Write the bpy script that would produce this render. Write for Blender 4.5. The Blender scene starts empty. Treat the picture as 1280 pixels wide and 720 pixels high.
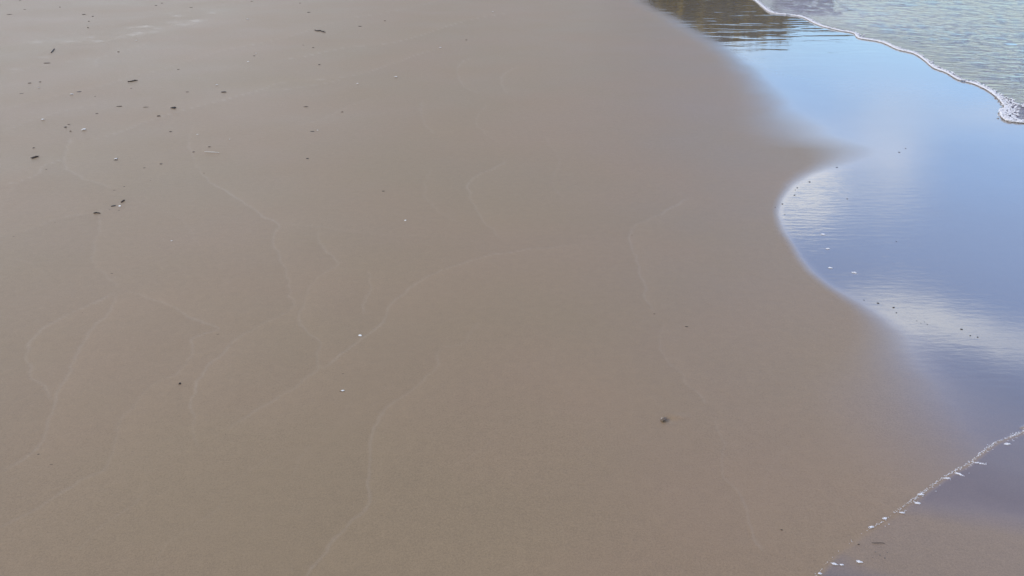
import bpy, math, random
import numpy as np
random.seed(7); rng = np.random.default_rng(7)
R = math.radians
scene = bpy.context.scene
COL = scene.collection

# ------------------------------------------------------------------ camera
H, PITCH, F = 1.6, R(25), 1065.0            # eye height, look-down angle, focal length in 1280-px units
cam_d = bpy.data.cameras.new('camera'); cam = bpy.data.objects.new('camera', cam_d); COL.objects.link(cam)
cam.location = (0, 0, H); cam.rotation_euler = (R(90) - PITCH, 0, 0)
cam_d.sensor_width = 36; cam_d.lens = 36 * F / 1280; cam_d.clip_start = .05; cam_d.clip_end = 5000
scene.camera = cam

def G(px, py):
    """where on the beach (x, y) the photographed point stands"""
    u = px - 640; v = 360 - py
    dx = u; dy = F * math.cos(PITCH) + v * math.sin(PITCH); dz = v * math.cos(PITCH) - F * math.sin(PITCH)
    t = -H / dz
    return (dx * t, dy * t)
def pxsize(px, py):
    x, y = G(px, py)
    return math.sqrt(x*x + y*y + H*H) / F

def tag(o, label=None, cat=None, group=None, kind=None):
    if label: o['label'] = label
    if cat: o['category'] = cat
    if group: o['group'] = group
    if kind: o['kind'] = kind
    return o

# ------------------------------------------------------------------ numpy value noise
def vnoise(x, y, seed=0):
    xi = np.floor(x).astype(np.int64); yi = np.floor(y).astype(np.int64)
    fx = x - xi; fy = y - yi
    fx = fx*fx*(3-2*fx); fy = fy*fy*(3-2*fy)
    def h(a, b):
        n = (a * 374761393 + b * 668265263 + seed * 974634777) & 0xffffffff
        n = ((n ^ (n >> 13)) * 1274126177) & 0xffffffff
        return ((n ^ (n >> 16)) & 0xffff) / 65535.0
    return ((h(xi, yi)*(1-fx) + h(xi+1, yi)*fx)*(1-fy) + (h(xi, yi+1)*(1-fx) + h(xi+1, yi+1)*fx)*fy) * 2 - 1
def fbm(x, y, oct=4, seed=0):
    s = 0; a = .5
    for k in range(oct):
        s = s + a * vnoise(x*2**k + 17.3*k, y*2**k - 9.1*k, seed + k); a *= .5
    return s
def sstep(a, b, x):
    t = np.clip((x - a) / (b - a), 0, 1); return t*t*(3-2*t)

def seg_dist(X, Y, pts, vals=None):
    """distance to a polyline, side (+ left of travel), value and arc parameter at the nearest place"""
    best = np.full(X.shape, 1e9); side = np.zeros(X.shape); val = np.zeros(X.shape); par = np.zeros(X.shape)
    n = len(pts) - 1
    for i in range(n):
        ax, ay = pts[i]; bx, by = pts[i+1]
        dx, dy = bx-ax, by-ay; L2 = dx*dx+dy*dy + 1e-12
        t = np.clip(((X-ax)*dx + (Y-ay)*dy)/L2, 0, 1)
        ex = X - ax - t*dx; ey = Y - ay - t*dy
        d = np.sqrt(ex*ex+ey*ey); m = d < best
        best = np.where(m, d, best)
        side = np.where(m, np.sign(dx*ey - dy*ex), side)
        par = np.where(m, (i+t)/n, par)
        if vals is not None:
            val = np.where(m, vals[i]*(1-t) + vals[i+1]*t, val)
    return best, side, val, par
def inside(X, Y, poly):
    c = np.zeros(X.shape, bool); n = len(poly)
    for i in range(n):
        x1, y1 = poly[i]; x2, y2 = poly[(i+1) % n]
        m = ((y1 > Y) != (y2 > Y))
        with np.errstate(divide='ignore', invalid='ignore'):
            xc = (x2-x1)*(Y-y1)/((y2-y1) if y2 != y1 else 1e-9) + x1
        c ^= (m & (X < xc))
    return c
def smooth_line(pts, n=6):
    """Catmull-Rom through the points"""
    P = [pts[0]] + list(pts) + [pts[-1]]; out = []
    for i in range(1, len(P)-2):
        p0, p1, p2, p3 = P[i-1], P[i], P[i+1], P[i+2]
        for k in range(n):
            t = k/n
            out.append(tuple(.5*((2*b)+(-a+c)*t+(2*a-5*b+4*c-d)*t*t+(-a+3*b-3*c+d)*t**3) for a, b, c, d in zip(p0, p1, p2, p3)))
    out.append(tuple(P[-2])); return out

# ------------------------------------------------------------------ shore lines (plan view, metres)
def world_line(px): return [G(*p) for p in px]
# edge of the lingering water film (third value: how soft the edge is, metres)
film_px = [(774,-14,.50),(806,6,.48),(838,24,.44),(876,46,.42),(914,72,.42),(950,104,.55),(970,136,.70),(1004,166,.85),(1058,186,.75),
           (1036,206,.28),(1002,222,.15),(980,240,.09),(970,262,.065),(978,286,.065),(992,310,.065),(1010,335,.07),(1036,358,.075),(1078,386,.12),(1104,416,.25),
           (1112,452,.38),(1124,500,.54),(1150,560,.58),(1182,620,.55),(1210,700,.5),(1230,760,.4)]
fw = [G(a, b) + (s,) for a, b, s in film_px]
fw = smooth_line([(-2.5, 60, 3.0), (0.4, 28, 1.5)] + fw, 5)
film_line = [(a, b) for a, b, s in fw]; film_soft = [s for a, b, s in fw]
film_poly = film_line + [(8, .5), (200, 0), (200, 70), (0, 70)]
# front of the incoming wave
wave_px = [(925,-8),(940,-1),(950,7),(962,16),(984,19),(1002,22),(1020,31),(1045,38),(1066,42),(1072,48),(1100,53),(1120,62),(1140,67),(1153,75),(1165,85),
           (1181,91),(1196,100),(1215,105),(1232,113),(1243,121),(1250,129),(1254,135),(1248,139),(1250,147),(1259,152),(1284,155),(1330,160),(1400,178)]
wl = smooth_line([(3.0, 26), (3.6, 19)] + world_line(wave_px), 5)
wave_line = wl
wave_poly = wl + [(30, 4), (200, -40), (300, 20), (300, 40), (60, 38), (14, 33), (5, 31)]
# edge of the last small swash at the near right
sw_px = [(1300,528),(1280,539),(1262,546),(1245,553),(1232,562),(1218,573),(1206,582),(1190,590),(1172,602),(1158,612),(1145,622),(1130,632),(1115,644),(1098,655),(1082,664),
         (1070,673),(1055,684),(1042,694),(1030,708),(1018,722),(1000,745)]
sw_line = smooth_line([(2.6, 2.6)] + world_line(sw_px), 4)
sw_poly = sw_line + [(.6, .5), (9, .5), (9, 2.6)]

marks_px = [  # faint ridges of sand that earlier swashes left; last number = strength
 ([(240,195),(250,215),(275,235),(300,250),(325,268),(347,279),(345,290),(341,303),(350,320),(356,335),(358,350),(361,364),(365,378),(360,390),(320,411),(296,421),(278,442),(250,470),(243,490),(243,545),(246,560)],1.0),
 ([(345,280),(395,283),(430,290),(480,294),(540,296)],.35),
 ([(395,283),(398,300),(408,318),(422,328),(395,350),(380,375),(374,395),(382,415),(400,430),(398,450),(397,463),(370,482),(350,496),(325,512),(300,525),(278,545)],1.0),
 ([(459,338),(463,352),(463,365),(455,380),(452,392)],.8),
 ([(745,301),(690,309),(640,315),(600,323),(560,335),(530,348),(505,365),(487,385),(478,402),(450,425),(425,447),(398,463)],1.0),
 ([(549,433),(546,452),(540,465),(520,482),(495,500),(475,520),(463,545),(464,575),(462,600),(460,628),(440,650),(415,680),(388,715),(370,745)],1.0),
 ([(640,198),(618,210),(600,217),(586,228),(587,244),(595,257),(597,265),(603,277),(618,290),(634,304)],.9),
 ([(870,246),(842,258),(815,272),(797,281),(786,293),(790,305),(796,325),(801,345),(804,360),(808,378),(816,392)],1.0),
 ([(832,402),(824,420),(826,435),(840,455),(852,468),(856,480),(872,494),(878,505)],.8),
 ([(890,520),(897,540),(902,565),(902,592),(916,610),(926,625),(938,648),(944,672),(956,692)],.6),
 ([(147,365),(110,383),(75,400),(50,415),(38,430),(37,448),(42,470),(55,487),(72,500)],1.0),
 ([(149,360),(135,390),(110,418),(95,445),(83,470),(76,488),(73,504),(63,525),(60,545),(50,560),(30,576),(0,592)],1.1),
 ([(145,362),(180,371),(215,386),(250,403),(275,412),(252,420),(238,427),(241,438),(225,465),(190,482),(172,505),(150,528),(149,545),(138,575),(125,592),(95,606),(68,624),(38,642),(0,658),(-30,668)],.9),
 ([(126,262),(126,275),(122,292),(116,310),(117,328),(130,345),(147,362)],.8),
 ([(89,170),(82,192),(82,206),(92,218),(112,226),(146,238)],1.0),
 ([(-10,298),(30,290),(60,278),(90,270),(120,267)],.9),
 ([(-10,234),(20,228),(48,218),(55,208),(82,198)],.8),
 ([(-10,300),(12,240),(30,226)],.3),
 ([(0,140),(30,130),(80,118),(130,107),(170,94),(200,88),(240,75),(285,62),(320,55),(365,45),(400,33),(440,24)],.6),
 ([(110,175),(150,165),(200,146),(260,130),(320,114),(350,104),(395,100),(450,93),(490,80),(530,66),(565,58)],.8),
 ([(345,76),(385,70),(430,60),(490,54),(530,43),(562,32),(600,22),(640,16)],.9),
 ([(325,115),(370,110),(410,104),(430,98)],.7),
 ([(120,86),(122,73),(150,66),(190,52)],.5),
 ([(0,95),(40,84),(80,78),(120,72)],.5),
 ([(0,165),(40,150),(80,139),(130,128)],.4),
 ([(590,72),(574,80),(572,92),(580,108),(600,118)],.7),
 ([(650,82),(630,92),(626,104),(634,118)],.6),
 ([(528,125),(526,140),(532,157),(545,168)],.5),
 ([(610,130),(595,150),(605,165),(622,178)],.4),
 ([(180,610),(160,640),(130,655),(90,690)],.3),
 ([(640,520),(600,560),(560,580)],.25),
 ([(420,24),(470,18),(530,6),(560,-4)],.5),([(200,18),(260,10),(320,-2)],.5),([(0,60),(60,48),(120,36),(190,20)],.4),([(240,160),(236,180),(244,200)],.6),
 ([(700,420),(690,450),(700,480),(720,500)],.2),([(350,560),(300,600),(270,640),(210,680),(190,720)],.35),([(60,350),(40,330),(0,322)],.3),
 ([(540,210),(530,240),(545,262),(575,280)],.3),([(680,170),(700,200),(690,225),(705,250)],.25),([(470,120),(430,135),(400,150),(350,160),(300,172)],.4),
 ([(1000,545),(960,590),(948,620)],.2),([(600,400),(580,430),(552,436)],.3),([(160,250),(200,262),(232,280),(250,310)],.3),([(440,500),(410,540),(380,560),(360,600)],.3),
]
spots_px = [(170,34,11,1.2),(194,40,8,1.2),(168,43.5,10,1.4),(176,41,8,1),(124,52,7,1.5),(92,52,9,1.3),(57,72,7,1.5),(121,64,5,1.2),(225,20,7,1.2),(268,15.5,5,1.2),(50,53,9,1.2),
            (186,33,9,1),(150,47,7,1),(80,68.5,6,1),(134,60,8,1),(225,30,9,1.5),(205,36,7,1),(246,26,7,1),(15,86,9,1),(222,28,12,1.2),(111,46,8,1.1)]

# ------------------------------------------------------------------ sand: one sheet, finest where the camera stands near
dep = np.concatenate([np.array([88, 80, 70, 60, 54]), np.arange(50, 5.0, -.085), np.array([4.7,4.3,3.9,3.5,3,2.6,2.2,1.8,1.5,1.2,1,.8,.6,.45,.3,.2,.1,.05])])
rad = H / np.tan(np.radians(dep))
az = np.concatenate([np.arange(-180, -42, 4.0), np.arange(-42, 42, .09), np.arange(42, 180.1, 4.0)]); az[-1] = 180
def polar_mesh(name, rad, az, zfun, attrs, cut=None):
    A, Rr = np.meshgrid(np.radians(az), rad)
    X = Rr*np.sin(A); Y = Rr*np.cos(A)
    nr, na = X.shape
    Z, at = zfun(X, Y)
    co = np.stack([X, Y, Z], -1).reshape(-1, 3)
    idx = np.arange(nr*na).reshape(nr, na)
    q = np.stack([idx[:-1,:-1], idx[:-1,1:], idx[1:,1:], idx[1:,:-1]], -1).reshape(-1, 4)
    if cut is not None:
        keep = cut(X, Y).reshape(-1)[q].any(1); q = q[keep]
        used = np.unique(q); re = np.full(nr*na, -1); re[used] = np.arange(len(used)); q = re[q]; co = co[used]
        at = {k: v.reshape(-1)[used] for k, v in at.items()}
    me = bpy.data.meshes.new(name); me.vertices.add(len(co)); me.vertices.foreach_set('co', co.astype(np.float32).ravel())
    q = q[:, ::-1]
    me.loops.add(q.size); me.loops.foreach_set('vertex_index', q.astype(np.int32).ravel())
    me.polygons.add(len(q)); me.polygons.foreach_set('loop_start', np.arange(0, q.size, 4, dtype=np.int32))
    me.polygons.foreach_set('use_smooth', np.ones(len(q), bool)); me.update(calc_edges=True)
    for k in attrs:
        a = me.attributes.new(k, 'FLOAT', 'POINT'); a.data.foreach_set('value', at[k].reshape(-1).astype(np.float32))
    o = bpy.data.objects.new(name, me); COL.objects.link(o); return o

def film_field(X, Y):
    d, s, soft, _ = seg_dist(X, Y, film_line, film_soft)
    wob = .012*fbm(X*5, Y*5, 3, 3) + .14*soft*fbm(X*2.2, Y*2.2, 4, 4)
    ins = inside(X, Y, film_poly)
    sd = np.where(ins, d, -d) + wob
    return sstep(-.6, 1.0, sd/soft), sd
def sand_fun(X, Y):
    near = (np.hypot(X, Y) < 22)
    W, sd = film_field(X, Y)
    # lower right: film thins out towards the viewer
    thin = sstep(2.2, 3.2, np.hypot(X, Y))
    W = W * (.50 + .50*thin)
    # last swash
    d2, _, _, p2 = seg_dist(X, Y, sw_line)
    in2 = inside(X, Y, sw_poly)
    W2 = np.where(in2, sstep(0, .02, d2), 0.)
    cx, cy = G(1230, 690)
    fade = np.exp(-(((X-cx)/.42)**2 + ((Y-cy)/.14)**2))
    cx, cy = G(1110, 668)
    fade = fade + .8*np.exp(-(((X-cx)/.16)**2 + ((Y-cy)/.14)**2))
    W2 = W2*(.74 - .58*np.clip(fade*1.3 + .25*fbm(X*4, Y*6, 3, 9), 0, 1))
    W = np.where(in2, np.maximum(W2, 0), W)
    M = np.zeros(X.shape); S = np.zeros(X.shape)
    for px, st in marks_px:
        pts = smooth_line(world_line(px), 4)
        xs = [p[0] for p in pts]; ys = [p[1] for p in pts]
        box = (X > min(xs)-.5) & (X < max(xs)+.5) & (Y > min(ys)-.5) & (Y < max(ys)+.5)
        if not box.any(): continue
        x, y = X[box], Y[box]
        x = x + .020*fbm(x*12, y*12, 4, 5); y2 = y + .030*fbm(x*10, y*10, 4, 6)
        d, s, _, par = seg_dist(x, y2, pts)
        rr = np.hypot(x, y)
        w = .0020 + .0011*rr
        brk = np.clip(.75 + .9*fbm(x*3+px[0][0], y*3, 3, 11), .15, 1.2)
        ends = sstep(0, .08, par)*sstep(1, .92, par)
        M[box] = np.maximum(M[box], st*brk*ends*np.exp(-(d/w)**2))
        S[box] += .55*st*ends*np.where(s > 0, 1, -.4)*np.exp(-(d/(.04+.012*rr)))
    P = np.zeros(X.shape)
    for (px, py, hw, hh) in spots_px:
        x0, y0 = G(px, py); k = pxsize(px, py)
        _, ya = G(px, py-hh*.65); rx = hw*k; ry = abs(ya-y0)
        xx = (X-x0)/rx; yy = (Y-y0)/ry
        P += np.exp(-(xx*xx+yy*yy))*np.clip(.8 + 1.5*fbm(X*9, Y*6, 2, 21), 0, 1.3)
    Z = .004*fbm(X*.8, Y*.8, 3, 1)*near*(1-W) + .0006*M
    Z += .0006*fbm(X*6, Y*6, 3, 30)*(1-W)*near
    # scour hollow round the brown shell
    hx, hy = G(836, 524); Z -= .004*np.exp(-(((X-hx)/.022)**2 + ((Y-hy)/.016)**2))
    hx, hy = G(850, 521); Z += .0015*np.exp(-(((X-hx)/.03)**2 + ((Y-hy)/.014)**2))
    return Z, dict(wet=W, mark=M, lobe=S, puddle=P, swash=in2.astype(float)*sstep(0, .03, d2))
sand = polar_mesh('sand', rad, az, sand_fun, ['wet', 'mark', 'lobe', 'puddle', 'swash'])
tag(sand, kind='structure')

# ------------------------------------------------------------------ node helpers
def mat(name):
    m = bpy.data.materials.new(name); m.use_nodes = True; nt = m.node_tree; nt.nodes.clear(); return m, nt
class N:
    def __init__(s, nt): s.nt = nt
    def new(s, t, **kw):
        n = s.nt.nodes.new(t)
        for k, v in kw.items(): setattr(n, k, v)
        return n
    def link(s, a, b): s.nt.links.new(a, b)
    def put(s, sock, v):
        if isinstance(v, bpy.types.NodeSocket): s.link(v, sock)
        elif v is not None: sock.default_value = v
    def m(s, op, a, b=None, c=None, clamp=False):
        n = s.new('ShaderNodeMath', operation=op, use_clamp=clamp); s.put(n.inputs[0], a); s.put(n.inputs[1], b)
        if c is not None: s.put(n.inputs[2], c)
        return n.outputs[0]
    def rng(s, v, a, b, c, d, smooth=False):
        n = s.new('ShaderNodeMapRange', clamp=True)
        if smooth: n.interpolation_type = 'SMOOTHSTEP'
        s.put(n.inputs[0], v)
        for i, x in zip((1,2,3,4), (a,b,c,d)): s.put(n.inputs[i], x)
        return n.outputs[0]
    def mix(s, f, a, b, blend='MIX'):
        n = s.new('ShaderNodeMix', data_type='RGBA', blend_type=blend, clamp_factor=True)
        s.put(n.inputs[0], f)
        s.put(n.inputs[6], a if isinstance(a, bpy.types.NodeSocket) else tuple(a)+(1,)); s.put(n.inputs[7], b if isinstance(b, bpy.types.NodeSocket) else tuple(b)+(1,))
        return n.outputs[2]
    def noise(s, vec, scale, detail=4, rough=.5, out=0, dist=0):
        n = s.new('ShaderNodeTexNoise'); s.link(vec, n.inputs['Vector']); n.inputs['Scale'].default_value = scale
        n.inputs['Detail'].default_value = detail; n.inputs['Roughness'].default_value = rough; n.inputs['Distortion'].default_value = dist
        return n.outputs[out]
    def mapping(s, vec, scale=(1,1,1), rot=(0,0,0), loc=(0,0,0)):
        n = s.new('ShaderNodeMapping'); s.link(vec, n.inputs[0]); n.inputs['Scale'].default_value = scale; n.inputs['Rotation'].default_value = rot; n.inputs['Location'].default_value = loc
        return n.outputs[0]
    def attr(s, name): 
        n = s.new('ShaderNodeAttribute', attribute_name=name); return n.outputs['Fac']
    def bump(s, h, dist, strength=1, normal=None):
        n = s.new('ShaderNodeBump'); s.put(n.inputs['Height'], h); n.inputs['Distance'].default_value = dist; s.put(n.inputs['Strength'], strength)
        if normal: s.link(normal, n.inputs['Normal'])
        return n.outputs[0]

# ------------------------------------------------------------------ sand material
SAND = (.225, .172, .132)
m, nt = mat('beach_sand'); n = N(nt)
pos = n.new('ShaderNodeTexCoord').outputs['Object']
wet = n.attr('wet'); mark = n.attr('mark'); lobe = n.attr('lobe'); pud = n.attr('puddle'); swash = n.attr('swash')
grain = n.noise(pos, 420, 2, .7); grain2 = n.noise(pos, 140, 3, .7); mid = n.noise(pos, 26, 4, .6); big = n.noise(pos, 1.1, 3, .5); hue = n.noise(n.mapping(pos, loc=(5,9,2)), .8, 3, .55)
c = n.mix(n.rng(hue, .35, .65, 0, 1), (.290,.201,.113), (.302,.202,.118))
v = n.m('ADD', n.m('MULTIPLY', n.m('SUBTRACT', grain, .5), .8), n.m('MULTIPLY', n.m('SUBTRACT', grain2, .5), .42))
v = n.m('ADD', v, n.m('MULTIPLY', n.m('SUBTRACT', mid, .5), .20))
v = n.m('ADD', v, n.m('MULTIPLY', n.m('SUBTRACT', big, .5), .16))
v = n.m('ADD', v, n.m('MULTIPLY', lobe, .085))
c = n.mix(n.m('MULTIPLY', mark, .29), c, (.40,.31,.225))
v = n.m('ADD', v, 1.0)
wetdark = n.rng(wet, 0.05, .6, 1, .66)
v = n.m('MULTIPLY', v, wetdark)
sepb = n.new('ShaderNodeSeparateXYZ'); n.link(pos, sepb.inputs[0])
c = n.mix(n.rng(wet, .5, .98, 0, 1), c, n.mix(n.rng(sepb.outputs['Y'], 8, 10.5, 0, 1), (.17,.10,.036), (.24,.138,.012)))
sc = n.new('ShaderNodeVectorMath', operation='SCALE'); n.link(c, sc.inputs[0]); n.link(v, sc.inputs['Scale'])
b = n.new('ShaderNodeBsdfPrincipled')
n.link(sc.outputs[0], b.inputs['Base Color'])
# damp grain of the bare sand
dry_rough = n.m('ADD', .46, n.m('MULTIPLY', n.m('SUBTRACT', big, .5), .12))
n.link(n.m('SUBTRACT', dry_rough, n.m('MULTIPLY', mark, .02)), b.inputs['Roughness'])
b.inputs['Specular IOR Level'].default_value = .36
bh = n.m('ADD', n.m('MULTIPLY', grain, .5), n.m('ADD', n.m('MULTIPLY', grain2, .7), n.m('MULTIPLY', mid, 1.2)))
gb = n.bump(bh, .0012, n.rng(wet, 0, .5, .55, .05))
n.link(gb, b.inputs['Normal'])
# the film of water on top
sep0 = n.new('ShaderNodeSeparateXYZ'); n.link(pos, sep0.inputs[0])
film = n.m('MAXIMUM', wet, n.m('MULTIPLY', pud, .13))
n.link(n.rng(film, .0, .55, 0, 1), b.inputs['Coat Weight'])
b.inputs['Coat IOR'].default_value = 1.7
streak = n.noise(n.mapping(pos, scale=(2.2, 5, 1)), 1.0, 4, .6)
crough = n.m('MULTIPLY', n.rng(film, .06, .80, .262, .03), 1)
crough = n.m('SUBTRACT', crough, n.m('MULTIPLY', n.rng(sep0.outputs['Y'], 5, 8, 0, .02), n.rng(film, .8, .95, 0, 1)))
crough = n.m('ADD', crough, n.m('MULTIPLY', n.rng(streak, .45, .75, 0, .04), n.m('SUBTRACT', 1, n.rng(sep0.outputs['Y'], 6, 9, 0, 1))))
crough = n.m('MINIMUM', crough, .268)
n.link(crough, b.inputs['Coat Roughness'])
# ripples: livelier far out, near calm close in
sep = n.new('ShaderNodeSeparateXYZ'); n.link(pos, sep.inputs[0])
far = n.rng(sep.outputs['Y'], 7.5, 12.5, 0, 1, True)
rip1 = n.noise(n.mapping(pos, scale=(.9, 2.6, 1), rot=(0,0,.12)), 1.4, 2, .45, dist=.8)
rip3 = n.noise(n.mapping(pos, scale=(4.5, 20, 1), rot=(0,0,.10)), 1.6, 3, .5, dist=.3)
rip2 = n.noise(n.mapping(pos, scale=(3, 9, 1)), 3.0, 4, .6)
rb = n.bump(rip1, .0095, n.m('ADD', .02, n.m('MULTIPLY', far, .6)))
rb = n.bump(rip2, .003, n.m('SUBTRACT', .09, n.m('MULTIPLY', far, .07)), rb)
rb = n.bump(rip3, .0011, n.m('MULTIPLY', n.m('MULTIPLY', n.rng(film, .5, .9, 0, 1), n.rng(sep.outputs['Y'], 4.5, 7, 1, 0)), n.rng(sep.outputs['Y'], 3.3, 4.5, .04, 1)), rb)
n.link(rb, b.inputs['Coat Normal'])
out = n.new('ShaderNodeOutputMaterial'); n.link(b.outputs[0], out.inputs[0])
sand.data.materials.append(m)

# ------------------------------------------------------------------ the incoming wave: a thin sheet of sea that dips below the sand at its front
dep_w = np.concatenate([np.arange(17, 3.4, -.075), np.array([3.2,2.9,2.6,2.3,2,1.7,1.4,1.1,.9,.7,.5,.35,.2,.1])])
az_w = np.concatenate([np.arange(3, 40, .08), np.arange(40, 120, 2.5)])
def wave_sd(X, Y):
    d, _, _, _ = seg_dist(X, Y, wave_line + [(30, 4), (200, -40), (300, 20), (300, 40), (60, 38), (14, 33), (5, 31), (3, 26)])
    return np.where(inside(X, Y, wave_poly), d, -d)
def wave_fun(X, Y):
    sd = wave_sd(X, Y) + .010*fbm(X*6, Y*6, 3, 44)
    Z = -.008 + .018*sstep(-.02, .06, sd) - .003*sstep(.06, .5, sd) + .05*sstep(2, 40, sd)
    amp = sstep(.05, .8, sd)
    Z += amp*(.006*fbm(X*1.6 + .3*Y, Y*3.2, 3, 50) + .010*fbm(X*4.5 + .5*Y, Y*8 - .8*X, 2, 51))
    return Z, dict(inshore=sstep(1.6+.32*np.hypot(X, Y), .2, sd + .35*fbm(X*1.3, Y*1.3, 3, 60)))
wave = polar_mesh('sea_water', H/np.tan(np.radians(dep_w)), az_w, wave_fun, ['inshore'], cut=lambda X, Y: wave_sd(X, Y) > -.12)
tag(wave, kind='structure')
m, nt = mat('sea_water'); n = N(nt)
pos = n.new('ShaderNodeTexCoord').outputs['Object']; ins = n.attr('inshore')
b = n.new('ShaderNodeBsdfPrincipled')
mott = n.noise(pos, 16, 5, .75)
deepc = n.mix(n.rng(mott, .3, .7, 0, 1), (.13,.115,.14), (.24,.205,.235))
shal = n.mix(n.rng(mott, .35, .65, 0, 1), (.08,.06,.08), (.23,.175,.21))
ss = n.new('ShaderNodeSeparateXYZ'); n.link(pos, ss.inputs[0])
silt = n.m('MULTIPLY', n.rng(ss.outputs['Y'], 10.5, 12.5, 0, 1), n.rng(ss.outputs['X'], 4.4, 6.6, 1, 0))     # lighter base colour painted in here to offset the dark tree reflection
refl_liftc = n.mix(n.rng(mott, .35, .65, 0, 1), (.30,.26,.28), (.44,.38,.40))
n.link(n.mix(silt, n.mix(ins, deepc, shal), refl_liftc), b.inputs['Base Color'])
b.inputs['Roughness'].default_value = .06; b.inputs['IOR'].default_value = 1.46
w1 = n.noise(n.mapping(pos, scale=(1, 1.7, 1), rot=(0,0,.5)), 5.5, 5, .62, dist=.4)
w2 = n.noise(n.mapping(pos, scale=(1, 1.5, 1), rot=(0,0,-.3)), 22, 4, .65)
w3 = n.noise(n.mapping(pos, scale=(2.0, 5.5, 1), rot=(0,0,.15)), 2.4, 3, .6, dist=.5)
nb = n.bump(w1, .06, .95); nb = n.bump(w3, .055, .8, nb); nb = n.bump(w2, .012, .8, nb)
n.link(nb, b.inputs['Normal'])
out = n.new('ShaderNodeOutputMaterial'); n.link(b.outputs[0], out.inputs[0]); wave.data.materials.append(m)

# ------------------------------------------------------------------ mesh helpers
def mesh_obj(name, verts, faces, material, smooth=True):
    me = bpy.data.meshes.new(name); me.from_pydata([tuple(map(float, v)) for v in verts], [], faces)
    me.polygons.foreach_set('use_smooth', [smooth]*len(me.polygons)); me.update()
    me.materials.append(material)
    o = bpy.data.objects.new(name, me); COL.objects.link(o); return o
def ico(sub=1):
    t = (1+5**.5)/2
    V = [np.array(v, float)/math.hypot(1, t) for v in [(-1,t,0),(1,t,0),(-1,-t,0),(1,-t,0),(0,-1,t),(0,1,t),(0,-1,-t),(0,1,-t),(t,0,-1),(t,0,1),(-t,0,-1),(-t,0,1)]]
    Fc = [(0,11,5),(0,5,1),(0,1,7),(0,7,10),(0,10,11),(1,5,9),(5,11,4),(11,10,2),(10,7,6),(7,1,8),(3,9,4),(3,4,2),(3,2,6),(3,6,8),(3,8,9),(4,9,5),(2,4,11),(6,2,10),(8,6,7),(9,8,1)]
    for _ in range(sub):
        cache = {}; nf = []
        def midp(a, b):
            k = (min(a,b), max(a,b))
            if k not in cache:
                v = V[a]+V[b]; V.append(v/np.linalg.norm(v)); cache[k] = len(V)-1
            return cache[k]
        for a, b_, c_ in Fc:
            x, y, z = midp(a,b_), midp(b_,c_), midp(c_,a); nf += [(a,x,z),(b_,y,x),(c_,z,y),(x,y,z)]
        Fc = nf
    return np.array(V), Fc
ICO0, ICO1, ICO2 = ico(0), ico(1), ico(2)

def plain(name, colour, rough=.6, var=.3, spec=.4, scale=300):
    m, nt = mat(name); n = N(nt); pos = n.new('ShaderNodeTexCoord').outputs['Object']
    f = n.noise(pos, scale, 4, .65)
    c1 = tuple(x*(1-var) for x in colour); c2 = tuple(min(1, x*(1+var)) for x in colour)
    b = n.new('ShaderNodeBsdfPrincipled'); n.link(n.mix(n.rng(f, .3, .7, 0, 1), c1, c2), b.inputs['Base Color'])
    b.inputs['Roughness'].default_value = rough; b.inputs['Specular IOR Level'].default_value = spec
    n.link(n.bump(f, .0008, .6), b.inputs['Normal'])
    out = n.new('ShaderNodeOutputMaterial'); n.link(b.outputs[0], out.inputs[0]); return m
M_dark = plain('wet_dark_wood', (.024,.018,.015), .6)
M_brown = plain('brown_wood', (.070,.050,.038), .7)
M_faint = plain('sandy_scrap', (.13,.095,.07), .8)
M_white = plain('white_shell', (.93,.91,.87), .4, .06)
M_pale = plain('bleached_wood', (.74,.68,.60), .6, .15)
M_shell = plain('brown_shell', (.16,.11,.07), .4, .55, scale=120)
M_peb = plain('wet_pebble', (.085,.075,.075), .3, .4)
M_foam = plain('sea_foam', (.82,.80,.82), .5, .15, scale=90)

# ------------------------------------------------------------------ foam
def foam_blobs(pts, name, material=M_foam):
    """pts: (x, y, z, rx, ry, rz, rot)"""
    V0, F0 = ICO1; verts = []; faces = []; k = 0
    for (x, y, z, rx, ry, rz, a) in pts:
        ca, sa = math.cos(a), math.sin(a)
        q = V0*np.array([rx, ry, rz])*(1 + .22*rng.standard_normal((len(V0), 1)))
        X = q[:,0]*ca - q[:,1]*sa + x; Y = q[:,0]*sa + q[:,1]*ca + y; Z = q[:,2] + z
        verts.append(np.stack([X, Y, Z], 1)); faces += [(a_+k, b_+k, c_+k) for a_, b_, c_ in F0]; k += len(V0)
    return mesh_obj(name, np.concatenate(verts), faces, material)
def along(line):
    P = np.array(line); d = np.hypot(*np.diff(P, axis=0).T); s = np.concatenate([[0], np.cumsum(d)])
    def f(t):
        x = np.interp(t, s, P[:,0]); y = np.interp(t, s, P[:,1]); i = min(max(np.searchsorted(s, t)-1, 0), len(d)-1)
        tx, ty = (P[i+1]-P[i])/(d[i]+1e-9); return x, y, tx, ty
    return f, s[-1]
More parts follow.
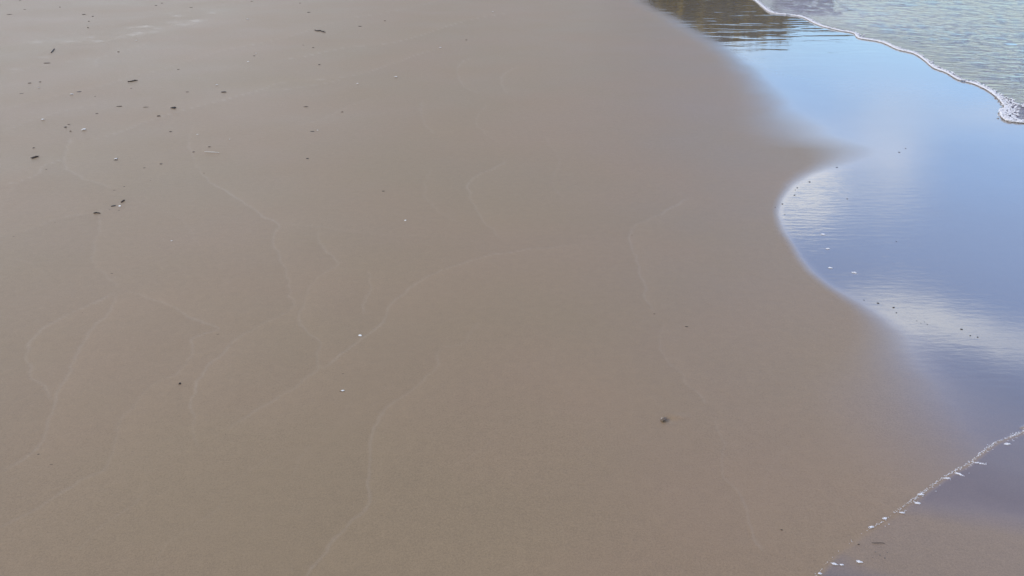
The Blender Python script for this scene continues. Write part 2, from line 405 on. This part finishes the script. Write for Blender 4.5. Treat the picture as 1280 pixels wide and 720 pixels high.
# wave-front foam: a lumpy bead on the lip and a lacy band behind it
vis = smooth_line(world_line(wave_px), 5)
f, L = along(vis); fp = []
t = 0
while t < L:
    x, y, tx, ty = f(t); r = math.hypot(x, y)
    nx, ny = -ty, tx                                    # to the left of travel = out to sea
    wide = .5 + .5*float(vnoise(np.array(t*2.1), np.array(3.3), 8)*.6 + vnoise(np.array(t*9.), np.array(8.3), 9)*.5)
    # near the right frame edge the lace is widest
    gx, gy = G(1252, 138); lace = math.exp(-((x-gx)**2+(y-gy)**2)/.30)
    if wide > .18: fp.append((x+nx*.018, y+ny*.016, .007, .012, .006+.008*wide, .0065, math.atan2(ty, tx)))
    for _ in range(2):
        if random.random() < .30 + .5*wide:
            o_ = abs(random.gauss(0, .012+.025*wide))
            fp.append((x+nx*(o_+.015), y+ny*(o_+.015), .012, random.uniform(.004,.011), random.uniform(.004,.009), .006, random.random()*3))
    for _ in range(int(3.4*lace)):
        o_ = abs(random.gauss(0, .09*lace))+.01
        fp.append((x+nx*o_+random.gauss(0,.01), y+ny*o_, .013, random.uniform(.004,.013), random.uniform(.004,.012), .006, random.random()*3))
    t += .011
foam1 = foam_blobs(fp, 'foam'); tag(foam1, 'thin white foam edge running along the front of the incoming wave', 'foam', kind='stuff')
# the near swash: fine broken line of bubbles
vis = smooth_line(world_line(sw_px), 4); f, L = along(vis); fp = []
t = 0
while t < L:
    x, y, tx, ty = f(t); q = 1 - t/L
    dens = .6*(.25 + .75*q)*np.clip(.65 + 1.1*float(fbm(np.array(t*9), np.array(1.7), 3, 77)), .05, 1.3)
    nx, ny = -ty, tx
    for _ in range(3):
        if random.random() < dens:
            o_ = random.gauss(0, .0018+.004*dens*q)
            s_ = random.uniform(.0004,.0012)*(.65+.55*q)
            fp.append((x+nx*o_, y+ny*o_, .0006, s_*1.7, s_, s_*.8, random.uniform(-.3,.6)))
    if random.random() < .55*dens*q:
        o_ = abs(random.gauss(0, .014)); fp.append((x+nx*o_+random.gauss(0,.004), y+ny*o_, .0005, random.uniform(.001,.004), .0008, .0006, random.uniform(-.2,.4)))
    t += .0016
foam2 = foam_blobs(fp, 'foam'); tag(foam2, 'broken line of fine white bubbles edging the small swash at lower right', 'foam', kind='stuff')

def foam_patch(px, py, w, h, ang, label, n_=46):
    k = pxsize(px, py); x0, y0 = G(px, py); rx = w*k/2; _, ya = G(px, py-h/2); ry = max(abs(ya-y0), .0025)
    pts = []
    for _ in range(n_):
        a = random.random()*6.283; r = math.sqrt(random.random())
        ux, uy = r*math.cos(a)*rx, r*math.sin(a)*ry*.8
        ca, sa = math.cos(ang), math.sin(ang)
        s = random.uniform(.0008,.0019)*(1.35-r)*max(1, k/.0022)
        pts.append((ux*ca-uy*sa, ux*sa+uy*ca, s*.4, s*1.6, s, s*.9, ang+random.gauss(0,.3)))
    o = foam_blobs(pts, 'foam_patch'); o.location = (x0, y0, 0)
    tag(o, label, 'foam', 'foam scraps on the wet sand'); return o
for a in [
 (1224,579,15,3,-.3,'longest white foam streak just behind the small swash line near the right edge'),
 (1259,555,8,3,0,'white foam scrap behind the bubble line where it nears the right edge'),
 (1197,592,14,3,-.75,'slanting white foam streak touching the middle of the small swash line'),
 (1184,598,8,2.5,.1,'short flat foam scrap left of the slanting foam streak'),
 (1151,618,8,3,0,'small foam clot tucked against the middle of the bubble line'),
 (1147,629,8,3,-.2,'oval foam scrap lying alone just below the bubble line'),
 (1128,641,6,2.5,-.2,'tiny foam scrap below the lower half of the bubble line'),
 (1106,648,6,2.5,.2,'tiny foam clot sitting on the lower half of the bubble line'),
 (1089,659,8,3,.3,'foam clot on the bubble line nearest its faded lower end'),
 (1074,702,8,4,-.2,'round foam scrap on brownish film at the bottom of the beach'),
 (1043,705,8,3,-.3,'flat foam scrap beside the lower end of the bubble line'),
 (1052,706,5,2,0,'faint foam speck between two foam scraps at the bottom'),
 (1025,717,4,2.5,0,'lowest foam speck at the very bottom edge'),
 (1029,293,5.5,2,0,'bright pair of bubbles floating in the left end of the blue pool'),
 (1035,311,5,1.5,0,'flat bubble scrap below the bright pair in the blue pool'),
 (1038,335,5,1.6,-.2,'bubble scrap near the lower rim of the blue pool'),
 (1068,341,6,2,-.2,'white bubble scrap riding the faint ripple low in the blue pool'),
 ]: foam_patch(*a, n_=26)

# ------------------------------------------------------------------ debris
def lump(name, x, y, lx, ly, lz, rot, material, jag=.25, sub=1):
    V0, F0 = (ICO1 if sub == 1 else ICO2)
    ph = rng.random(3)*9
    nz = np.array([float(fbm(np.array(v[0]*1.7+ph[0]), np.array(v[1]*1.7+v[2]+ph[1]), 3, 3)) for v in V0])
    q = V0*(1 + jag*2*nz)[:,None]*np.array([lx/2, ly/2, lz/2])
    o = mesh_obj(name, q, F0, material, smooth=True); o.location = (x, y, lz*.25); o.rotation_euler = (0, 0, rot); return o
def tube(path, radii, sides=6):
    verts = []; faces = []
    P = np.array(path, float)
    for i, p in enumerate(P):
        d = P[min(i+1, len(P)-1)] - P[max(i-1, 0)]; d /= np.linalg.norm(d)+1e-9
        u = np.cross(d, (0,0,1)); u /= np.linalg.norm(u)+1e-9; w = np.cross(u, d)
        for s in range(sides):
            a = 6.28318*s/sides; verts.append(p + radii[i]*(u*math.cos(a)+w*math.sin(a)))
    for i in range(len(P)-1):
        for s in range(sides):
            s2 = (s+1) % sides; faces.append((i*sides+s, i*sides+s2, (i+1)*sides+s2, (i+1)*sides+s))
    faces.append(tuple(range(sides))[::-1]); faces.append(tuple((len(P)-1)*sides+s for s in range(sides)))
    return verts, faces
def twig(pts_px, rad_px, material, label, cat='twig', fork=True, group=None, name='twig'):
    W_ = [np.array(G(*p)) for p in pts_px]; c0 = sum(W_)/len(W_)
    k = pxsize(*pts_px[0]); r = rad_px*k*.75
    fine = smooth_line([tuple(w-c0) for w in W_], 4)
    path = [(p[0]+random.gauss(0, r*.25), p[1]+random.gauss(0, r*.25), r*.7+r*.5*abs(math.sin(i*1.3))) for i, p in enumerate(fine)]
    rr = [r*(.55+.45*math.sin(math.pi*min(1, (i+.6)/len(path)*.85+.1)))*random.uniform(.85,1.15) for i in range(len(path))]
    v, f_ = tube(path, rr)
    root = mesh_obj(name, v, f_, material); root.location = (c0[0], c0[1], 0)
    tag(root, label, cat, group)
    if fork:
        i = len(path)*2//3; p = np.array(path[i]); d = np.array(path[-1])-np.array(path[0]); d /= np.linalg.norm(d)
        side = np.array([-d[1], d[0], .25]); L_ = 4*r
        v, f_ = tube([p, p+d*L_*.5+side*L_*.5, p+d*L_*.8+side*L_], [r*.5, r*.35, r*.2], 5)
        s = mesh_obj('side_shoot', v, f_, material); s.parent = root
    return root
def seaweed(px, py, w, label, material):
    x0, y0 = G(px, py); k = pxsize(px, py); V = []; Fc = []
    for j in range(7):
        a = random.random()*6.28; L_ = w*k*.5*random.uniform(.5, 1); pts = []; x = random.gauss(0, w*k*.1); y = random.gauss(0, w*k*.15)
        for i in range(6):
            pts.append((x, y, .002+k*.4*abs(math.sin(i+j)))); a += random.gauss(0, .5); x += math.cos(a)*L_/5; y += math.sin(a)*L_/5*1.6
        v, f_ = tube(pts, [k*.55, k*.7, k*.6, k*.5, k*.4, k*.25], 5); n0 = len(V); V += v; Fc += [tuple(q+n0 for q in ff) for ff in f_]
    o = mesh_obj('seaweed_scrap', V, Fc, material); o.location = (x0, y0, 0); tag(o, label, 'seaweed', 'debris washed up on the sand'); return o
def shell_mesh(w, ribs=9, cov=1.0, n1=22, n2=9, lift=.42):
    """fan-shaped valve, hinge at the origin side"""
    V = []; Fc = []
    for j in range(n2+1):
        t = j/n2
        for i in range(n1+1):
            a = (i/n1-.5)*2.5*cov; rr = t*w*(.62+.06*math.cos(a*2))*(1+.025*math.cos(i/n1*ribs*6.283)*t)
            z = w*lift*math.sin(min(1, t*1.02)*math.pi*.5+.6)*math.cos(a*.62)*(1-.72*t*t) * (t+.12)**.4 + w*.018*math.cos(i/n1*ribs*6.283)*t
            V.append((rr*math.sin(a), rr*math.cos(a)-w*.32, z))
    for j in range(n2):
        for i in range(n1):
            a = j*(n1+1)+i; Fc.append((a, a+1, a+n1+2, a+n1+1))
    return V, Fc
def shell(px, py, wpx, label, rot=0, material=M_white, name='shell_fragment', cov=.8, group='shell fragments on the sand', cat='shell', tilt=0):
    x0, y0 = G(px, py); k = pxsize(px, py); v, f_ = shell_mesh(wpx*k*1.28, cov=cov, lift=.34)
    o = mesh_obj(name, v, f_, material); o.location = (x0, y0, .0004); o.rotation_euler = (tilt, 0, rot)
    sol = o.modifiers.new('thickness', 'SOLIDIFY'); sol.thickness = wpx*k*.05; sol.offset = 1
    tag(o, label, cat, group); return o

DEB = 'debris washed up on the sand'
def chip(px, py, w, h, tone, label):
    """w, h: seen width and height in pixels of the photograph"""
    k = pxsize(px, py); x0, y0 = G(px, py); depth = abs(G(px, py-h/2)[1]-G(px, py+h/2)[1])
    mt = {0: M_dark, 1: M_brown, 2: M_faint}[tone]
    lx = w*k*.9; ly = min(depth*.5, lx*.8); lz = min(max(h*k*.36, .001), .007)
    nm = {0: 'driftwood_chip', 1: 'bark_flake', 2: 'sandy_bark_flake'}[tone]
    o = lump(nm, x0, y0, lx, ly, lz, random.uniform(-.25,.25), mt, jag=.42)
    tag(o, label, {0:'driftwood', 1:'bark', 2:'bark'}[tone], DEB)

# twigs
twig([(64,66.5),(66,64),(68,61.5)], .75, M_dark, 'short dark twig slanting up to the right alone on the grey far left sand', fork=False, group='twigs on the sand')
twig([(160,102.5),(164,102.2),(168,101.2),(172,101)], .8, M_dark, 'longer dark twig lying level on the left, above a tiny speck', group='twigs on the sand')
twig([(393.5,38),(397,39),(400,38.8),(404,40.2),(407,40.8)], .75, M_dark, 'wavy dark twig, the longest one, near the top of the beach', group='twigs on the sand')
twig([(117,267.2),(121,266.6),(125.5,267.3)], 1.0, M_dark, 'thick black twig left of and just below the black driftwood chip', fork=False, group='twigs on the sand')
twig([(256,190),(261,190.4),(266,190.6),(274,191.2)], .55, M_pale, 'thin bleached white stick lying level on the left sand', fork=False, group='twigs on the sand')
twig([(1089.5,678.6),(1095,678.9),(1100,678.6),(1106,679.2)], .4, M_brown, 'thin brown twig lying on the film behind the small swash', fork=False, group='twigs on the sand')
# seaweed clumps
seaweed(155, 251.5, 6, 'loose brown seaweed scrap just above the black driftwood chip', M_brown)
seaweed(217, 135, 8, 'dark curled seaweed clump with a pale left end', M_dark)
seaweed(43.5, 196.7, 9, 'flat brown seaweed strip near the left edge beneath a dark speck', M_brown)
seaweed(225, 480, 4.5, 'small tick shaped seaweed scrap above a curved flake, lower left', M_dark)
seaweed(252.5/1, 133.5, 0.8, 'hair-thin speck of seaweed right of the dark curled seaweed clump', M_faint) if False else None

C = [
 (99,115,6,2,0,'flat dark chip just right of a white shell speck, far left'),
 (279.5,115,6,2.4,0,'blackest compact chip on the grey sand left of the top centre'),
 (198.5,145,5,2,0,'dark chip below and left of the curled seaweed clump'),
 (149,133,6,1.6,1,'flat brown flake halfway between the level twig and the white shell below it'),
 (82,159,4,2,0,'small dark chip left of the widest white shell bit at far left'),
 (50,102.5,3,2,0,'dark speck just right of a faint flake, near the left edge'),
 (37,104,4,2.4,2,'faint grey flake left of a dark speck near the left edge'),
 (27,117,4,1.5,1,'small brown flake nearest the left edge, below the faint grey flake'),
 (58,79,7,1.4,1,'thin flat flake below the slanting twig'),
 (148,65,3,2,1,'lone brown speck right of the pale sheen streaks'),
 (223,87,3,2,1,'lone brown speck upper right of the level twig'),
 (105,18,4,1.2,1,'flat sliver at the head of a column of specks, top left'),
 (116,20.5,2.4,1.4,0,'dark speck right of the flat sliver, top left'),
 (111,26.7,2,1.8,0,'second speck down in the column of specks, top left'),
 (110,34.5,2,1.6,1,'lowest speck in the column of specks, top left'),
 (25,1,3,1.4,0,'dark speck at the very top edge, far left'),
 (195,7,2.6,1.4,0,'left one of two specks at the top edge above the wet streaks'),
 (202.5,4,3,1.2,1,'right one of two specks at the top edge above the wet streaks'),
 (75,9,2,1.4,1,'tiny brown speck between the top left corner and the column of specks'),
 (31,12,3,1,2,'faint flake close to the top left corner'),
 (12,18,6,1,2,'long faint sliver by the left edge at the top'),
 (164,110.5,2.2,1.8,0,'tiny dark speck directly under the level twig'),
 (182,134,8,1.3,2,'long faint sliver left of the curled seaweed clump'),
 (121,142,4,1.6,2,'faint flake left of and under the flat brown flake'),
 (88,164,3,1.4,2,'faint speck tucked beneath the small dark chip, far left'),
 (86,155.5,4,1,2,'faint sliver just above the small dark chip, far left'),
 (213,164.5,3,1.6,1,'brown speck straight below the curled seaweed clump'),
 (234,115,3.4,1.4,2,'faint flake between the level twig and the blackest chip'),
 (318,70,3,2,0,'dark speck right above a white speck, left of the wavy twig'),
 (119,121,2,1.6,1,'tiny brown speck right of the flat dark chip'),
 (239,9.5,4,1,2,'faint sliver at the top, right of two specks'),
 (315,1.8,3,1.3,1,'brown speck at the top edge left of centre'),
 (386,15.5,4.6,2,0,'compact dark chip above the wavy twig'),
 (450,33,5,1.9,0,'dark chip right of the wavy twig'),
 (481,26,2.8,1.2,1,'brown speck right of and above the dark chip near the top centre'),
 (375,4,2.2,1.6,1,'brown speck at the top edge above the wavy twig'),
 (379,56.5,2,1.2,2,'faint speck left of the brown speck under the wavy twig'),
 (391.5,59.5,3,1.7,1,'brown speck midway beneath the wavy twig'),
 (399,81,3,2.4,0,'round dark speck well below the wavy twig'),
 (583,50,3,1.6,2,'faint reddish speck near a white speck at the top centre'),
 (382.5,133.3,6,1.4,2,'faint jagged sliver on bare sand, upper left of centre'),
 (390,164.5,6,1.9,0,'dark flat chip beside a tiny white speck'),
 (428,140,3,1.6,1,'brown speck right of the faint jagged sliver'),
 (42,185,3,2,0,'dark speck above the flat seaweed strip'),
 (58,212,3.4,1.8,2,'faint flake below right of the flat seaweed strip'),
 (201,205,4,1.8,1,'right one of two small flakes in the empty sand right of the half-white shell'),
 (180.5,210,4,1.5,1,'left one of two small flakes in the empty sand right of the half-white shell'),
 (155.5,233.5,2.6,1.8,0,'dark speck above the loose seaweed scrap'),
 (143,238,4.4,1.4,1,'brown sliver above and left of the loose seaweed scrap'),
 (141.8,257.6,6,3,0,'black lumpy driftwood chip, the biggest dark piece on the left'),
 (137,262.5,1.6,1.2,1,'grain-sized speck between the black twig and the black chip'),
 (149,263,2,1.3,0,'grain-sized dark speck under the white shell bit by the black chip'),
 (242,190,3.4,2,1,'brown flake left of the bleached stick'),
 (262,183.5,3.4,1.6,2,'faint flake just above the bleached stick'),
 (188,226,2,1.4,1,'tiny lone speck below the two small flakes'),
 (140,342,5.6,1.5,2,'faint flake alone on the left sand, halfway down'),
 (69,278,3,1.3,2,'faint speck on a swash line left of the black twig'),
 (17,296,3,1.6,2,'faint speck near the left edge below the swash line'),
 (255,216.5,2,1.4,2,'faint speck beneath the bleached stick'),
 (384,198.3,4,1.6,0,'small dark chip on empty sand below the chip with a white speck'),
 (479,239,3.4,1.6,1,'lone brown chip upper left of the crescent shell'),
 (450,321,2.4,1.3,2,'faint speck above the middle of the beach beside a swash line'),
 (790,294,2,1.2,2,'faint speck beside the bend of the right-hand swash line'),
 (178,371,4.4,1.4,1,'brown sliver on the swash line right of the double loop'),
 (103,391,2.2,1.4,2,'faint speck inside the loop of swash lines at left'),
 (295,398.5,2,1.2,1,'tiny brown speck right above a small flake, left of centre'),
 (296,404.6,4,1.5,1,'small brown flake right beneath a tiny speck, left of centre'),
 (272,418,4.4,1.5,1,'brown flake left of and below the small pair of flakes'),
 (213,483,3,1.6,2,'faint flake just left of the tick shaped scrap'),
 (223,499,5.6,1.8,1,'curved brown flake under the tick shaped scrap'),
 (186,499,3.2,1.3,2,'faint flake left of the curved brown flake'),
 (230,538.5,2.4,1.3,2,'faint speck left of the single black speck, lower left'),
 (282,543,3,2.2,0,'single black speck on the plain lower left sand'),
 (48,568,3.2,2,0,'dark speck nearest the lower left corner'),
 (64,581,4,1.8,2,'faint flake below right of the dark speck, lower left corner'),
 (429,467,5,1.4,2,'faint scratchy flake between the two white shells near the middle'),
 (818,392.3,3,1.2,2,'faint speck at the lower end of the right-hand swash line'),
 (858,408.4,5,1.7,0,'dark sliver on bare sand right of the swash line'),
 (977,662.5,3.2,2,0,'dark speck left of the small swash at the bottom right'),
 (1073,680.5,3,1.6,0,'dark speck touching the bubble line at its lower half'),
]
for a in C: chip(*a)

S_ = [
 (53.5,150,3.4,'white shell bit nearest the left edge',.3),
 (105,162.5,4.4,'widest white shell bit on the far left sand',1.2),
 (89.5,118.3,3,'white shell speck left of the flat dark chip',0),
 (48.5,110,2,'tiny whitish shell speck under the dark speck near the left edge',.8),
 (310.5,77.5,2.8,'white shell speck below left of a dark speck, left of the wavy twig',2),
 (271,106.5,2.6,'whitish shell speck above left of the blackest chip',.4),
 (170.5,51,2.2,'white shell speck among the pale sheen streaks',.4),
 (247,168.5,2.2,'white shell speck above left of the bleached stick',1.4),
 (287,174.5,1.8,'faint white shell speck above the right end of the bleached stick',.4),
 (495,96.7,3.6,'bright white shell bit alone on the upper middle sand',.4),
 (447,105,2.6,'duller white shell bit left of the bright one, upper middle',1.4),
 (320,67,2,'tiny white shell speck close beside a dark speck at upper left',.7),
 (550.5,60,3,'dull white shell bit near the faint reddish speck, top centre',.4),
 (397,163.3,2.2,'tiny white shell speck at the right end of the dark flat chip',.4),
 (309.5,24.4,2.4,'whitish shell speck near the top, left of the wavy twig',.4),
 (616,15,2.2,'dull white shell speck closest to the top centre edge',.4),
 (145.3,199,3.4,'half-white shell bit with a dark modelled shadow beneath it',.8),
 (150,258,3.2,'white shell bit right of the black driftwood chip',2.2),
 (214.5,301.5,2.2,'tiny white shell speck alone below the driftwood group',.4),
 (507,276,3.2,'pale crescent shell sliver above the centre of the beach',1.9),
 (450.5,419.8,4.2,'whitest little shell, forked, nearest the middle of the beach',2.6),
 (428.5,489,3.8,'small white shell with a dark tip, below the forked one',.2),
]
for (x, y, w, lab, r_) in S_: shell(x, y, w, lab, rot=r_, cov=random.uniform(.5,.85))
chip(145.5, 200.4, 6, 2, 0, 'dark shadow piece modelled under the half-white shell bit')  # stands for the shell bit's shadow, built as a dark lump
chip(425.3, 489.3, 2.2, 1.6, 0, 'dark grain touching the left tip of the small white shell')
# brown shell with a pale broken rim in its scour hollow
br = shell(830, 525, 8, 'brown half-buried shell with a pale broken rim in a small hollow', rot=.9, material=M_shell, name='brown_shell', cov=1.05, tilt=-.25)
x0, y0 = G(833, 523.5); k = pxsize(830, 524)
rim = mesh_obj('shell_rim', *tube([(-.002,.010,.003),(.003,.009,.0045),(.006,.005,.004),(.007,0,.002)], [.0007,.0011,.001,.0006], 6), M_pale); rim.parent = br
hol = lump('shell_opening', 0, 0, .0045, .0035, .0015, 0, M_dark, .2); hol.parent = br; hol.location = (-.003, -.001, .0052)

PB = [
 (1046,209.3,3,'dark pebble at the upper rim of the white cloud reflection'),
 (1012,227.4,3.6,'largest dark grain in the white cloud reflection'),
 (996.5,234.8,3,'dark grain left of the largest one in the cloud reflection'),
 (994,237.5,2,'tiny grain below left of its neighbour in the cloud reflection'),
 (993,244,3,'dark grain in the middle of the white cloud reflection'),
 (978,255,3.4,'dark grain near the left tip of the pool'),
 (969,259.2,2.2,'tiny grain at the very left tip of the pool'),
 (981,268,2,'tiny grain just below the left tip of the pool'),
 (1059,248.6,2.4,'lone grain right of the white cloud reflection'),
 (1124,190.5,3.2,'left one of two grains in the pale upper pool'),
 (1132,185.6,2.4,'right one of two grains in the pale upper pool'),
 (1120.5,301.8,2.2,'lone tiny grain out in the blue of the pool'),
 (1080,375.2,2.4,'first tiny grain along the lower rim of the pool'),
 (1097.5,379,4,'larger dark grain on the pale lower rim of the pool'),
 (1117,384.5,3.6,'dark grain right of the larger one on the pale rim'),
 (1120.5,391,2.6,'tiny grain just under its darker neighbour on the pale rim'),
 (1146,401,1.8,'first of a sprinkle of grains below the pale rim'),
 (1151,404,1.6,'second of a sprinkle of grains below the pale rim'),
 (1155.5,402.5,1.6,'third of a sprinkle of grains below the pale rim'),
 (1159,405.5,1.8,'last of a sprinkle of grains below the pale rim'),
 (1202,411.6,4,'lone darker grain right of the sprinkle of grains'),
 (1213,419.6,2.8,'left one of two grains farthest right on the film'),
 (1222,421.4,2.8,'right one of two grains farthest right on the film'),
 (1094,690,1.8,'upper left grain in the sprinkle behind the small swash'),
 (1100,694,1.8,'middle grain in the sprinkle behind the small swash'),
 (1106,697.5,2,'lowest grain in the sprinkle behind the small swash'),
 (1109,690.5,1.6,'right-hand grain in the sprinkle behind the small swash'),
 (1091,697,1.6,'lower left grain in the sprinkle behind the small swash'),
]
for (x, y, w, lab) in PB:
    k = pxsize(x, y); gx, gy = G(x, y)
    o = lump('pebble', gx, gy, w*k*.75, w*k*.6, w*k*.26, random.random()*3, M_peb, .25); tag(o, lab, 'pebble', 'dark grains lying in the water film')

# ------------------------------------------------------------------ trees on the far bank (seen only as a reflection)
m, nt = mat('tree_foliage'); n = N(nt); pos = n.new('ShaderNodeTexCoord').outputs['Object']
f_ = n.noise(pos, .9, 4, .6)
b = n.new('ShaderNodeBsdfPrincipled'); n.link(n.mix(n.rng(f_, .35, .65, 0, 1), (.085,.065,.008), (.28,.19,.025)), b.inputs['Base Color']); b.inputs['Roughness'].default_value = .9; b.inputs['Specular IOR Level'].default_value = .04
out = n.new('ShaderNodeOutputMaterial'); n.link(b.outputs[0], out.inputs[0]); M_leaf = m
M_bark = plain('tree_bark', (.07,.05,.035), .9, scale=6)
def make_tree(hgt, wid, seed):
    rg = np.random.default_rng(seed); V = []; Fc = []
    lobes = [(rg.normal(0, wid*.22), rg.normal(0, wid*.22), hgt*rg.uniform(.3, .93), wid*rg.uniform(.2, .36)) for _ in range(26)]
    for (lx, ly, lz, lr) in lobes:
        for _ in range(230):
            d = rg.normal(size=3); d /= np.linalg.norm(d); r = lr*rg.uniform(.45, 1.08)
            c = np.array([lx, ly, lz]) + d*r*np.array([1, 1, .75]); c[2] = min(max(c[2], .4), hgt)
            a = rg.normal(size=3); a /= np.linalg.norm(a); b_ = np.cross(a, rg.normal(size=3)); b_ /= np.linalg.norm(b_); s = rg.uniform(.2, .42)
            k = len(V); V += [c-a*s-b_*s*.5, c+a*s-b_*s*.3, c+a*s*.8+b_*s*.6, c-a*s*.6+b_*s*.5]; Fc.append((k, k+1, k+2, k+3))
    crown = mesh_obj('crown', V, Fc, M_leaf, smooth=False)
    v, f2 = tube([(0,0,-.1),(.1,.05,hgt*.3),(-.05,.1,hgt*.6),(0,0,hgt*.85)], [wid*.05, wid*.04, wid*.028, wid*.01], 8)
    for j in range(5):
        a = j*1.3; z = hgt*(.3+.1*j); lv, lf = tube([(0,0,z),(math.cos(a)*wid*.15, math.sin(a)*wid*.15, z+hgt*.08),(math.cos(a)*wid*.3, math.sin(a)*wid*.3, z+hgt*.14)], [wid*.02,wid*.013,wid*.005], 6)
        k = len(v); v = v + lv; f2 = f2 + [tuple(q+k for q in ff) for ff in lf]
    trunk = mesh_obj('trunk', v, f2, M_bark)
    return crown, trunk
protos = [make_tree(5.6, 6.0, 3), make_tree(6.4, 5.4, 5), make_tree(5.0, 5.6, 8)]
used = [False]*3
words = ['leftmost', 'second', 'third', 'fourth', 'fifth', 'sixth', 'seventh', 'rightmost']
tr = [(9.9,4.9,45,0),(10.5,5.1,44,1),(11.6,4.9,46,2),(12.7,4.6,44,0),(13.9,4.4,45,1),(15.2,4.3,46,2),(16.5,4.1,45,0),(17.7,3.9,47,1)]
for i, (azd, hh, dist, k) in enumerate(tr):
    root = bpy.data.objects.new('tree', None); COL.objects.link(root)
    x = dist*math.sin(R(azd)); y = dist*math.cos(R(azd)); root.location = (x, y, 0); root.rotation_euler = (0,0,i*1.1)
    s = hh/[5.6,6.4,5.0][k]; root.scale = (s*.95, s*.95, s)
    for ch in protos[k]:
        c = ch if not used[k] else ch.copy()
        if used[k]: COL.objects.link(c)
        c.parent = root
    used[k] = True
    tag(root, words[i]+' bushy olive-green tree from the left in the row on the far bank', 'tree', 'trees on the far bank')

# ------------------------------------------------------------------ sky and light
w = bpy.data.worlds.new('World'); scene.world = w; w.use_nodes = True; nt = w.node_tree; nt.nodes.clear(); n = N(nt)
SUN_EL, SUN_AZ = R(42), R(-95)     # to the left of the view, azimuth from +Y towards +X
sky = n.new('ShaderNodeTexSky', sky_type='NISHITA'); sky.sun_disc = False; sky.sun_elevation = SUN_EL; sky.sun_rotation = SUN_AZ
sky.air_density = 1.0; sky.dust_density = .7; sky.ozone_density = 2.0
dirv = n.new('ShaderNodeTexCoord').outputs['Generated']
sp = n.new('ShaderNodeSeparateXYZ'); n.link(dirv, sp.inputs[0])
azi = n.m('ARCTAN2', sp.outputs['X'], sp.outputs['Y']); elv = n.m('ARCSINE', sp.outputs['Z'])
wz = n.noise(n.mapping(dirv, scale=(1,1,1.8)), 7, 6, .7, out=1)
sw = n.new('ShaderNodeSeparateColor'); n.link(wz, sw.inputs[0])
azw = n.m('ADD', azi, n.m('MULTIPLY', n.m('SUBTRACT', sw.outputs[0], .5), .13))
elw = n.m('ADD', elv, n.m('MULTIPLY', n.m('SUBTRACT', sw.outputs[1], .5), .08))
def cloud_at(px, py, sx, sy, amp):
    """soft cloud whose mirror image falls on that part of the film"""
    x, y = G(px, py); a0 = math.atan2(x, y); e0 = math.atan2(H, math.hypot(x, y))
    da = n.m('DIVIDE', n.m('SUBTRACT', azw, a0), sx/F); de = n.m('DIVIDE', n.m('SUBTRACT', elw, e0), sy/F)
    q = n.m('ADD', n.m('MULTIPLY', da, da), n.m('MULTIPLY', de, de))
    return n.m('MULTIPLY', n.m('POWER', 2.718, n.m('MULTIPLY', q, -1)), amp)
cl = None
for a in [(1000,240,46,27,2.1),(1105,140,60,50,.30),(1112,215,42,36,.42),(1110,390,80,22,.65),(1235,420,110,20,.6),(860,60,100,30,.5),(1255,150,60,20,.3)]:
    c_ = cloud_at(*a); cl = c_ if cl is None else n.m('ADD', cl, c_)
wisps = n.noise(n.mapping(dirv, scale=(1,1,3)), 3.2, 7, .6)
inview = n.m('MULTIPLY', n.rng(azi, R(5), R(14), 0, 1, True), n.rng(azi, R(40), R(60), 1, 0, True))   # a mostly clear gap in the clouds to the right
gen = n.m('MULTIPLY', n.rng(wisps, .42, .62, 0, 1, True), n.m('SUBTRACT', 1, n.m('MULTIPLY', inview, .96)))
low = n.m('MULTIPLY', n.rng(elv, R(2), R(32), .8, 0), n.m('SUBTRACT', 1, inview))
cl = n.m('ADD', n.m('ADD', cl, gen), low, clamp=True)
gapw = n.m('MULTIPLY', n.rng(azi, R(3), R(16), 0, 1, True), n.rng(azi, R(50), R(75), 1, 0, True))
gap = n.m('MULTIPLY', gapw, n.rng(elv, R(48), R(62), 1, 0, True))
tint = n.mix(n.rng(elv, R(7), R(26), 0, 1), (1.4,1.65,1.8), (3.3,3.3,3.8))
tint = n.mix(n.rng(elv, R(25), R(33), 0, 1), tint, (2.9,2.2,2.55))
tint = n.mix(gap, (1.35,1.35,1.35), tint)
bgs = n.new('ShaderNodeBackground'); n.link(n.mix(1.0, sky.outputs[0], tint, 'MULTIPLY'), bgs.inputs[0]); bgs.inputs[1].default_value = .15
bgc = n.new('ShaderNodeBackground'); bgc.inputs[0].default_value = (.93,.98,1.06,1); left = n.m('MULTIPLY', n.rng(azi, R(-4), R(-22), 0, 2.1, True), n.rng(elv, R(5), R(15), 1, 0))
n.link(n.m('ADD', n.m('ADD', .98, left), n.m('MULTIPLY', gap, n.rng(elv, R(7), R(28), .1, 2.3))), bgc.inputs[1])
ms = n.new('ShaderNodeMixShader'); n.link(cl, ms.inputs[0]); n.link(bgs.outputs[0], ms.inputs[1]); n.link(bgc.outputs[0], ms.inputs[2])
out = n.new('ShaderNodeOutputWorld'); n.link(ms.outputs[0], out.inputs[0])
sd = bpy.data.lights.new('sun', 'SUN'); so = bpy.data.objects.new('sun', sd); COL.objects.link(so)
sd.energy = 1.0; sd.angle = R(14); sd.color = (1.0, .95, .88)
so.rotation_euler = (R(90)-SUN_EL, 0, -SUN_AZ + math.pi)
scene.view_settings.view_transform = 'Standard'; scene.view_settings.look = 'None'; scene.view_settings.exposure = 0
